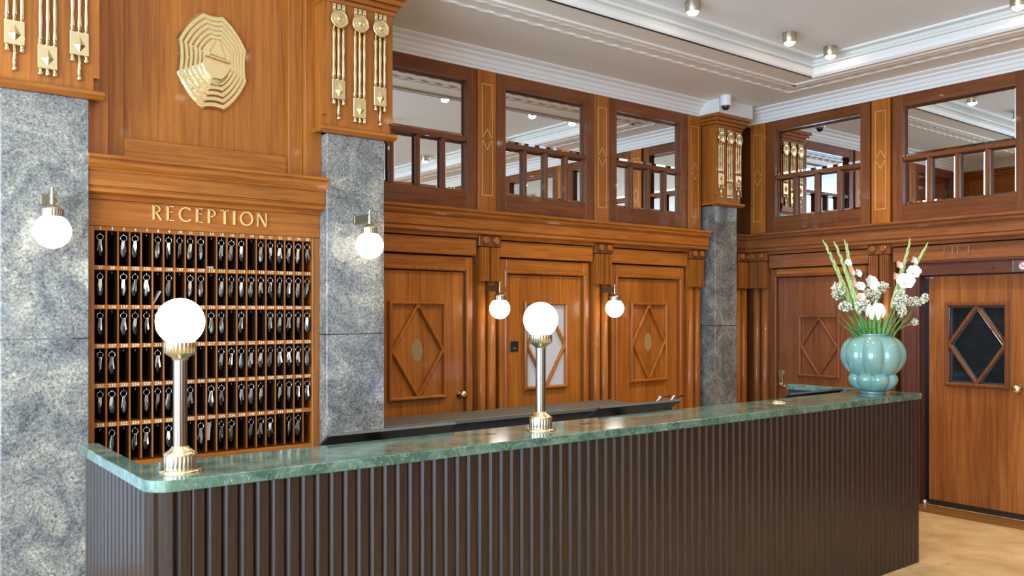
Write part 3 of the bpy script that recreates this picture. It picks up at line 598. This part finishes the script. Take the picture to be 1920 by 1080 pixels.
# ================================================================== LAMPS
def ribbed(n): return lambda i, k: 1.0 if i % 2 == 0 else .93
def sconce(loc, rz, reach, label):
    e = empty('wall_sconce', loc, rz, label, 'wall lamp', 'opal globe wall sconces')   # loc = wall point at globe centre height; local -y leaves the wall
    build(B(-.024, .024, -.014, 0, .135, .185), 'wall_plate', BRONZE, e, .003); build(B(-.007, .007, -reach, -.01, .137, .183), 'arm', BRONZE, e, .002)
    build(MB().lathe([(.011, .12), (.013, .135), (.010, .15), (.012, .165), (.009, .18), (.007, .192), (.010, .2), (.006, .21), (0, .214)], 14, (0, -reach, 0)), 'finial', PALE, e)
    build(MB().lathe([(.046, .065), (.048, .068), (.048, .10)] + [(.046, .102), (.03, .115), (.014, .125)], 72, (0, -reach, 0), lambda i, k: (1, .97, .9)[i % 3] if 1 <= k <= 2 else 1), 'ribbed_cap', PALE, e)
    build(MB().sphere((0, -reach, 0), .081, 28, 18), 'globe', GLOBE, e)
sconce((.764, 4.6, 2.03), 0, .16, 'opal globe sconce on the granite column at the picture edge')
sconce((2.418, 4.6, 2.045), 0, .155, 'opal globe sconce on the tall granite column beside the key rack')
sconce((4.02, 5.5, 1.685), 0, .195, 'opal globe sconce between the knob door and the pale glass door')
sconce((5.275, 5.5, 1.692), 0, .19, 'opal globe sconce between the pale glass door and the corner door')
sconce((RX, BX - 1.505, 1.668), -PI / 2, .165, 'opal globe sconce glowing behind the vase of flowers')
def desk_lamp(x, y, label):
    e = empty('desk_lamp', (x, y, 1.12), 0, label, 'desk lamp', 'brass globe lamps on the counter')
    build(MB().lathe([(.068, 0), (.068, .005), (.062, .009), (.05, .010)], 32), 'base_disc', BRASS, e)
    build(MB().lathe([(.050, .009), (.0525, .012), (.0525, .052), (.050, .056), (.046, .06)], 96, (0, 0, 0), lambda i, k: (1, .98, .90, .98)[i % 4] if 1 <= k <= 2 else 1), 'ribbed_base', PALE, e)
    build(MB().lathe([(.053, .055), (.054, .06), (.046, .066), (.034, .074), (.028, .082), (.026, .085)], 32), 'collar', BRASS, e)
    build(MB().lathe([(.0226, .08), (.0226, .38)], 80, (0, 0, 0), lambda i, k: (1, .985, .95, .95, .985)[i % 5]), 'fluted_column', AGED, e)
    build(MB().lathe([(.024, .372), (.03, .382), (.045, .391), (.047, .395), (.0525, .397), (.0525, .43), (.050, .434), (.04, .434)], 96, (0, 0, 0), lambda i, k: (1, .98, .90, .98)[i % 4] if 4 <= k <= 5 else 1), 'ribbed_gallery', PALE, e)
    build(MB().sphere((0, 0, .501), .0795, 32, 20), 'globe', GLOBE, e)
desk_lamp(.893, 2.955, 'tall brass desk lamp with opal globe on the rounded end of the counter')
desk_lamp(2.495, 2.985, 'tall brass desk lamp with opal globe near the middle of the counter')
def downlight(x, y, label):
    e = empty('ceiling_light', (x, y, ZT), 0, label, 'ceiling light', 'ribbed brass ceiling lights')
    build(MB().lathe([(.052, 0), (.052, -.075), (.048, -.08), (.044, -.08), (.044, -.06)], 40, (0, 0, 0), lambda i, k: (1 if i % 2 else .94) if k <= 1 else 1, cap=False), 'ribbed_body', PALE, e)
    build(MB().sphere((0, 0, -.07), .043, 18, 10, (1, 1, .75)), 'bulb_glass', LAMPG, e)
LP = [(4.70, 3.96, 'second ribbed ceiling light from the coffer corner along the back edge'), (5.83, 3.945, 'ribbed ceiling light beside the one in the coffer corner'), (6.40, 3.945, 'ribbed ceiling light tucked into the coffer corner'), (6.39, 2.51, 'ribbed ceiling light at the top of the picture over the lift side')]
LP += [(a, b, 'ribbed ceiling light above the lobby seen only in the mirrors, row %s place %s' % (ON[j], ON[i])) for j, b in enumerate((.9, -1.2)) for i, a in enumerate((6.39, 4.7, 2.6, .4))] + [(2.6, 2.6, 'ribbed ceiling light above the desk front seen only in mirrors'), (4.7, 2.6, 'ribbed ceiling light above the desk end seen only in mirrors'), (.4, 3.0, 'ribbed ceiling light above the rounded desk end seen only in mirrors'), (3.5, 3.96, 'ribbed ceiling light out of view along the back edge')]
for x, y, l in LP:
    downlight(x, y, l)
    d = bpy.data.lights.new('downlight_beam', 'SPOT'); d.energy = 72; d.color = (1, .87, .68); d.spot_size = 2.3; d.spot_blend = .9; d.shadow_soft_size = .05
    o = bpy.data.objects.new('downlight_beam', d); COL.objects.link(o); o.location = (x, y, ZT - .115)
cc = empty('security_camera', (6.60, 5.16, ZC), 0, 'white dome security camera on the ceiling above the corner column', 'camera')
build(MB().lathe([(.052, 0), (.054, -.02), (.054, -.085), (.05, -.095), (.044, -.097)], 28), 'housing', WHITE, cc); build(MB().sphere((0, 0, -.094), .042, 22, 12, (1, 1, 1)), 'dome', M('black_dome', (.008, .008, .009), .05, coat=.5), cc)

# ================================================================== RECEPTION DESK
dk = empty('reception_desk', (0, 0, 0), 0, 'long reception desk with dark fluted wooden front and green marble top', 'desk')
FY, RY, LX, RXD = 2.803, 3.17, .75, 5.635
r = .085
top = [(LX + r - r * math.cos(PI / 2 * i / 8), FY + r - r * math.sin(PI / 2 * i / 8)) for i in range(9)] + [(RXD, FY), (RXD, 3.79), (RXD - .075, 3.79), (RXD - .075, RY), (LX + .072, RY), (LX + .072, 3.8), (LX, 3.8)]
build(MB().prism(top, 1.081, 1.12), 'marble_top', GREEN, dk, .003)
ip = LX + .02
build(B(LX + .11, RXD - .03, FY + .045, FY + .08, 0, 1.081), 'front_core', SLAT, dk); build(B(LX + .045, LX + .065, FY + .1, 3.79, 0, 1.081), 'end_core', SLAT, dk); build(B(RXD - .065, RXD - .03, FY + .08, 3.78, 0, 1.081), 'end_core', NAVY, dk)
build(B(LX + .12, RXD - .08, RY - .04, RY - .02, 0, 1.081), 'inner_panel', NAVY, dk); build(B(LX + .08, RXD - .08, RY - .02, 3.75, .72, .75), 'worktop', MATTE, dk)
PIT = .0545
sp = [(-PIT / 2, .03), (-PIT / 2 + .0004, .014), (-PIT / 2 + .0145, 0), (PIT / 2 - .007, 0), (PIT / 2 - .0004, .014), (PIT / 2, .03)]
slat0 = None; n = int((RXD - .012 - (LX + r + .01)) / PIT); off = RXD - .014 - n * PIT
for i in range(n):
    loc = (off + (i + .5) * PIT, FY + .012, 0)
    if slat0 is None: slat0 = build(MB().prism(sp, .002, 1.081), 'slat', SLAT, dk, loc=loc)
    else: inst(slat0, dk, loc)
rr = r - .012; cxr, cyr = LX + r, FY + r
for i in range(2): a = PI * 1.5 - (i + .5) * PI / 4; inst(slat0, dk, (cxr + rr * math.cos(a), cyr + rr * math.sin(a), 0), (0, 0, a + PI / 2))
m = int((3.79 - (FY + r)) / PIT)
for i in range(m): inst(slat0, dk, (LX + .012, FY + r + (i + .5) * PIT, 0), (0, 0, -PI / 2))
inst(slat0, dk, (off - PIT * .5 + .012, FY + .014, 0))
gm = empty('cable_grommet', (4.365, 3.03, 1.12), 0, 'round brass grommet set into the counter towards the vase', 'grommet')
build(MB().lathe([(.055, 0), (.055, .004), (.05, .006), (.04, .006), (.038, .002)], 28, cap=False), 'brass_ring', BRASS, gm); build(MB().lathe([(.038, .0), (.038, .003), (.0, .0035)], 24), 'lid', BRASS, gm)
for x, l in ((2.236, 'dark narrow slot in the counter between screen and lamp'), (2.80, 'dark narrow slot in the counter beyond the middle lamp')): tag(build(B(x - .03, x + .03, 3.012, 3.02, 1.1195, 1.1212), 'counter_slot', BLACK), l, 'slot')
SCREEN = M('lit_screen', (.02, .02, .03), .1, emit=2.6, ecol=(.42, .50, 1))
def monitor(x0, x1, y, z, label, tilt=1.02):
    e = empty('monitor', ((x0 + x1) / 2, y, .75), 0, label, 'monitor', 'tilted screens behind the counter'); h = .36; wd = (x1 - x0) / 2; q = Matrix.Rotation(tilt, 4, 'X')
    def tr(mb): mb.v = [tuple(q @ Vector(v) + Vector((0, 0, z - .75))) for v in mb.v]; return mb
    build(tr(B(-wd, wd, 0, .012, -h, 0)), 'back_shell', BLACK, e, .002); build(tr(B(-wd, wd, -.0, .013, -.003, .0035)), 'top_edge', M('lit_top_edge', (.075, .075, .07), .4) if 'lit_top_edge' not in bpy.data.materials else bpy.data.materials['lit_top_edge'], e)  # top edge coloured lighter than the shell, as if lit from above
    build(tr(B(-wd + .01, wd - .01, .012, .014, -h + .01, -.01)), 'screen', SCREEN, e)
    build(MB().box(-.03, .03, .13, .16, .006, z - .75 - .09).box(-.12, .12, .1, .34, .0015, .008), 'stand', BLACK, e)
monitor(1.572, 2.2, 3.235, 1.142, 'black tilted screen behind the counter beside the granite column')
monitor(3.14, 3.78, 3.27, 1.146, 'black tilted screen behind the counter beyond the middle lamp')
monitor(4.80, 5.42, 3.24, 1.122, 'black tilted screen mostly hidden behind the counter near the vase')
br = empty('hook_stand', (3.74, 3.42, .7515), 0, 'small chrome hooked stand with black arms behind the second screen', 'stand')
for i, (dx, dy) in enumerate(((0, 0), (.07, -.04))):
    build(MB().tube([(dx, dy, 0), (dx, dy, .37)] + [(dx + .045 - .045 * math.cos(a), dy, .37 + .04 * math.sin(a)) for a in (.4, .8, 1.2, 1.57)], .009, 8), 'chrome_hook', CHROME, br)
    build(MB().tube([(dx + .045, dy, .41), (dx + .12, dy, .408)], .006, 6), 'black_arm', BLACK, br)
bc = empty('back_counter', (2.7, 4.97, 0), 0, 'low dark back counter running in front of the panelled doors', 'counter')
build(MB().prism([(0, 0), (2.49, 0), (2.56, .41), (0, .41)], .872, .9), 'worktop', MATTE, bc, .003); build(B(0, 2.45, .03, .4, 0, .872), 'carcass', NAVY, bc)

# ================================================================== VASE AND FLOWERS
VX, VY, VZ = 5.37, 3.0, 1.12
va = empty('vase', (VX, VY, VZ), 0, 'turquoise lobed glass vase on the far end of the counter', 'vase')
def lobed(prof, nl, off, depth, n=128):
    s = MB(); vs = []; fs = []
    for (rr_, z, dp) in prof:
        for i in range(n):
            a = 2 * PI * i / n; ph = ((a + off) * nl / (2 * PI)) % 1 * 2 - 1; q = rr_ * (1 - depth * dp * (1 - math.sqrt(max(0, 1 - (ph * .97) ** 2)))); vs.append((q * math.cos(a), q * math.sin(a), z))
    for k in range(len(prof) - 1):
        for i in range(n): j = (i + 1) % n; fs.append((k * n + i, k * n + j, (k + 1) * n + j, (k + 1) * n + i))
    return s.add(vs, fs, True)
up = [(.136 + (.203 - .136) * math.sin(PI / 2 * i / 10) ** .8 if i <= 10 else .084 + (.203 - .084) * math.sqrt(max(0, 1 - ((i - 10) / 12) ** 2.3)), .130 + .252 * (i / 22), 1 if i < 18 else max(0, (22 - i) / 4)) for i in range(23)]
build(lobed(up, 8, .27 + PI / 8, .22), 'upper_bulb', VASE, va)
lo = [(.078 + (.160 - .078) * math.sin(PI / 2 * i / 12) ** .62 if i <= 12 else .160 - .03 * ((i - 12) / 6) ** 2, .014 + .128 * i / 18, min(1, i / 5)) for i in range(19)]
build(lobed(lo, 8, .27, .22), 'lower_bulb', VASE, va)
build(MB().lathe([(.0, 0), (.078, 0), (.08, .006), (.078, .016), (.07, .022)], 40), 'foot', VASE, va)
build(MB().lathe([(.084, .378), (.088, .384), (.092, .391), (.088, .394), (.078, .388), (.07, .36), (.07, .30), (.0, .29)], 40), 'lip', VASE, va)
RT = Vector((math.cos(TH), -math.sin(TH), 0)); FW = Vector((math.sin(TH), math.cos(TH), 0)); PPM = 5.68 / 1606.75
def P(px, py, d=0): return Vector((VX, VY, 0)) + RT * ((px - 1635) * PPM) + FW * d + Vector((0, 0, 1.65 + (587.1 - py) * PPM))
def bez(a, b, c, n=14): return [a * (1 - t) ** 2 + b * 2 * t * (1 - t) + c * t * t for t in [i / n for i in range(n + 1)]]
def teardrop(s, base, d, ln, r, n=7):
    d = Vector(d).normalized(); s.tube([base + d * ln * t for t in (0, .15, .4, .7, 1)], [r * .45, r * .9, r, r * .6, r * .06], n)
def blossom(s, base, d, size, seed):
    rnd = random.Random(seed); d = Vector(d).normalized(); a = d.cross(Vector((.3, .2, 1))).normalized(); b = d.cross(a)
    for k in range(6):
        q = 2 * PI * k / 6 + rnd.uniform(-.15, .15); o = a * math.cos(q) + b * math.sin(q); sd = a * -math.sin(q) + b * math.cos(q); rows = []
        for t, w_, out in ((0, .10, .05), (.35, .34, .22), (.7, .5, .55), (1, .38, .95), (1.12, .1, 1.12)):
            c = base + d * size * (t - .25 * max(0, t - .7) * 3) + o * size * out * .75
            rows.append([c - sd * size * w_ * .8 + d * size * rnd.uniform(-.05, .05), c + d * size * -.08, c + sd * size * w_ * .8 + d * size * rnd.uniform(-.05, .05)])
        vs = [p for r_ in rows for p in r_]; s.add(vs, [(i * 3 + j, i * 3 + j + 1, (i + 1) * 3 + j + 1, (i + 1) * 3 + j) for i in range(4) for j in range(2)], True)
def gladiolus(tip, mid, dep, label, blooms, seed):
    rnd = random.Random(seed); e = empty('gladiolus', (VX, VY, 1.40), 0, label, 'flower', 'gladioli in the turquoise vase'); O = Vector((VX, VY, 1.40))
    base = Vector((VX, VY, 1.42)) + RT * ((mid[0] - 1635) * PPM * .45) + FW * dep * .3
    pts = bez(base, P(*mid, dep), P(*tip, dep)); L = lambda ps: [p - O for p in ps]
    build(MB().tube(L(pts), [.0065 - .0045 * i / 14 for i in range(15)], 7), 'stem', LEAF, e)
    s = MB(); nb = 17
    for i in range(nb):
        t = .40 + .58 * i / nb; k = t * 14; i0 = min(13, int(k)); p = pts[i0].lerp(pts[i0 + 1], k - i0); d = (pts[i0 + 1] - pts[i0]).normalized()
        sd = RT * (1 if i % 2 else -1) * .19 + FW * rnd.uniform(-.15, .1); teardrop(s, p - O, d + sd * (1 - .3 * i / nb), .095 - .04 * i / nb, .0145 - .009 * i / nb)
    teardrop(s, pts[-2] - O, pts[-1] - pts[-2], .05, .006); build(s, 'buds', BUD, e)
    for j, (bx, by, col, size) in enumerate(blooms):
        s = MB(); c = P(bx, by, dep - .02); blossom(s, c - O - RT * 0.0, RT * rnd.uniform(-.6, .6) - FW * .8 + Vector((0, 0, .35)), size, seed * 10 + j); build(s, 'blossom', PETW if col == 'w' else PETP, e, fix=False)
    s = MB()
    for k in range(6):
        f = (k - 2.5) * .033; q = bez(base + RT * f * .3, base + RT * f + Vector((0, 0, .12)), P(mid[0], mid[1] + 10, dep) + RT * f * 1.5 - Vector((0, 0, .05)), 8)
        s.tube(L(q), [.012, .016, .018, .018, .016, .014, .010, .006, .001], 6, True, .25)
    build(s, 'leaves', LEAF, e)
gladiolus((1545, 449), (1604, 575), .03, 'gladiolus spike leaning furthest towards the reception side', [(1592, 512, 'p', .034), (1597, 535, 'p', .034)], 1)
gladiolus((1560, 453), (1612, 590), -.03, 'gladiolus spike with peach blossoms inside the outermost one', [(1581, 496, 'w', .03), (1605, 560, 'p', .036)], 2)
gladiolus((1586, 452), (1606, 560), .02, 'gladiolus spike rising steeply with a big white bloom low down', [(1603, 515, 'w', .036), (1609, 540, 'w', .04), (1625, 536, 'w', .066), (1611, 568, 'p', .036)], 3)
gladiolus((1710, 448), (1676, 570), .03, 'gladiolus spike with peach buds on the lift side', [(1681, 500, 'p', .036), (1675, 522, 'p', .036)], 4)
gladiolus((1734, 458), (1672, 560), -.03, 'gladiolus spike leaning towards the lift with large white blooms', [(1690, 533, 'w', .07), (1704, 515, 'w', .056), (1701, 492, 'w', .034)], 5)
def spray(head, mid, dep, n, rad, label, seed, stretch=(1, 1)):
    rnd = random.Random(seed); e = empty('floret_spray', (VX, VY, 1.40), 0, label, 'flower', 'small white flower sprays in the vase'); O = Vector((VX, VY, 1.40))
    base = Vector((VX, VY, 1.44)) + RT * ((mid[0] - 1635) * PPM * .5); hd = P(*head, dep); q = bez(base, P(*mid, dep * .6), hd, 8); s = MB(); s.tube([p - O for p in q], .0022, 5)
    f = MB()
    for i in range(int(n * 1.7)):
        while True:
            v = Vector((rnd.uniform(-1, 1), rnd.uniform(-1, 1), rnd.uniform(-1, 1)))
            if v.length < 1: break
        c = hd + RT * v.x * rad * stretch[0] + FW * v.y * rad + Vector((0, 0, v.z * rad * stretch[1]))
        if i % 4 == 0: s.tube([q[6] - O, (q[7].lerp(c, .5)) - O, c - O], .0011, 4)
        c = c - O; r_ = rnd.uniform(.005, .0095); a = Vector((rnd.gauss(0, 1), rnd.gauss(0, 1), rnd.gauss(0, 1))).normalized(); b = a.orthogonal().normalized(); g = a.cross(b)
        ring = [c + (b * math.cos(k * PI / 3) + g * math.sin(k * PI / 3)) * r_ * (1 if k % 2 else .75) for k in range(6)]
        f.add([c + a * r_ * .5] + ring + [c - a * r_ * .4], [(0, 1 + k, 1 + (k + 1) % 6) for k in range(6)] + [(7, 1 + (k + 1) % 6, 1 + k) for k in range(6)])
    build(s, 'twigs', TWIG, e); o = build(f, 'florets', TINY, e); o['kind'] = 'stuff'
for i, (hx, hy, mx_, my, dep, n, rad, st, l) in enumerate((
    (1570, 545, 1600, 610, .0, 110, .055, (.8, 1.1), 'white floret spray reaching highest on the reception side'), (1579, 575, 1606, 615, -.04, 70, .045, (1, .8), 'white floret spray hanging low on the reception side'),
    (1606, 573, 1618, 610, -.09, 90, .055, (1, .9), 'white floret spray in front of the reception-side gladioli'), (1634, 552, 1632, 600, .0, 110, .055, (1.1, .8), 'greenish white floret spray low in the middle'),
    (1655, 538, 1645, 600, .05, 110, .055, (1.1, .7), 'white floret spray standing high in the middle'), (1679, 560, 1662, 610, -.05, 140, .06, (.8, 1.1), 'dense white floret spray below the lift-side gladioli'),
    (1677, 582, 1662, 615, -.09, 60, .04, (.8, 1.2), 'white floret spray drooping over the vase on the lift side'), (1712, 566, 1672, 610, .0, 90, .055, (1.3, .6), 'white floret spray stretching out towards the lift'),
    (1735, 558, 1690, 600, .02, 40, .028, (1, 1), 'small floret tuft at the outermost tip towards the lift'), (1712, 604, 1670, 618, -.02, 40, .024, (1, 1), 'single low floret tuft on a thin bare stalk'))): spray((hx, hy), (mx_, my), dep, n, rad, l, 40 + i, st)
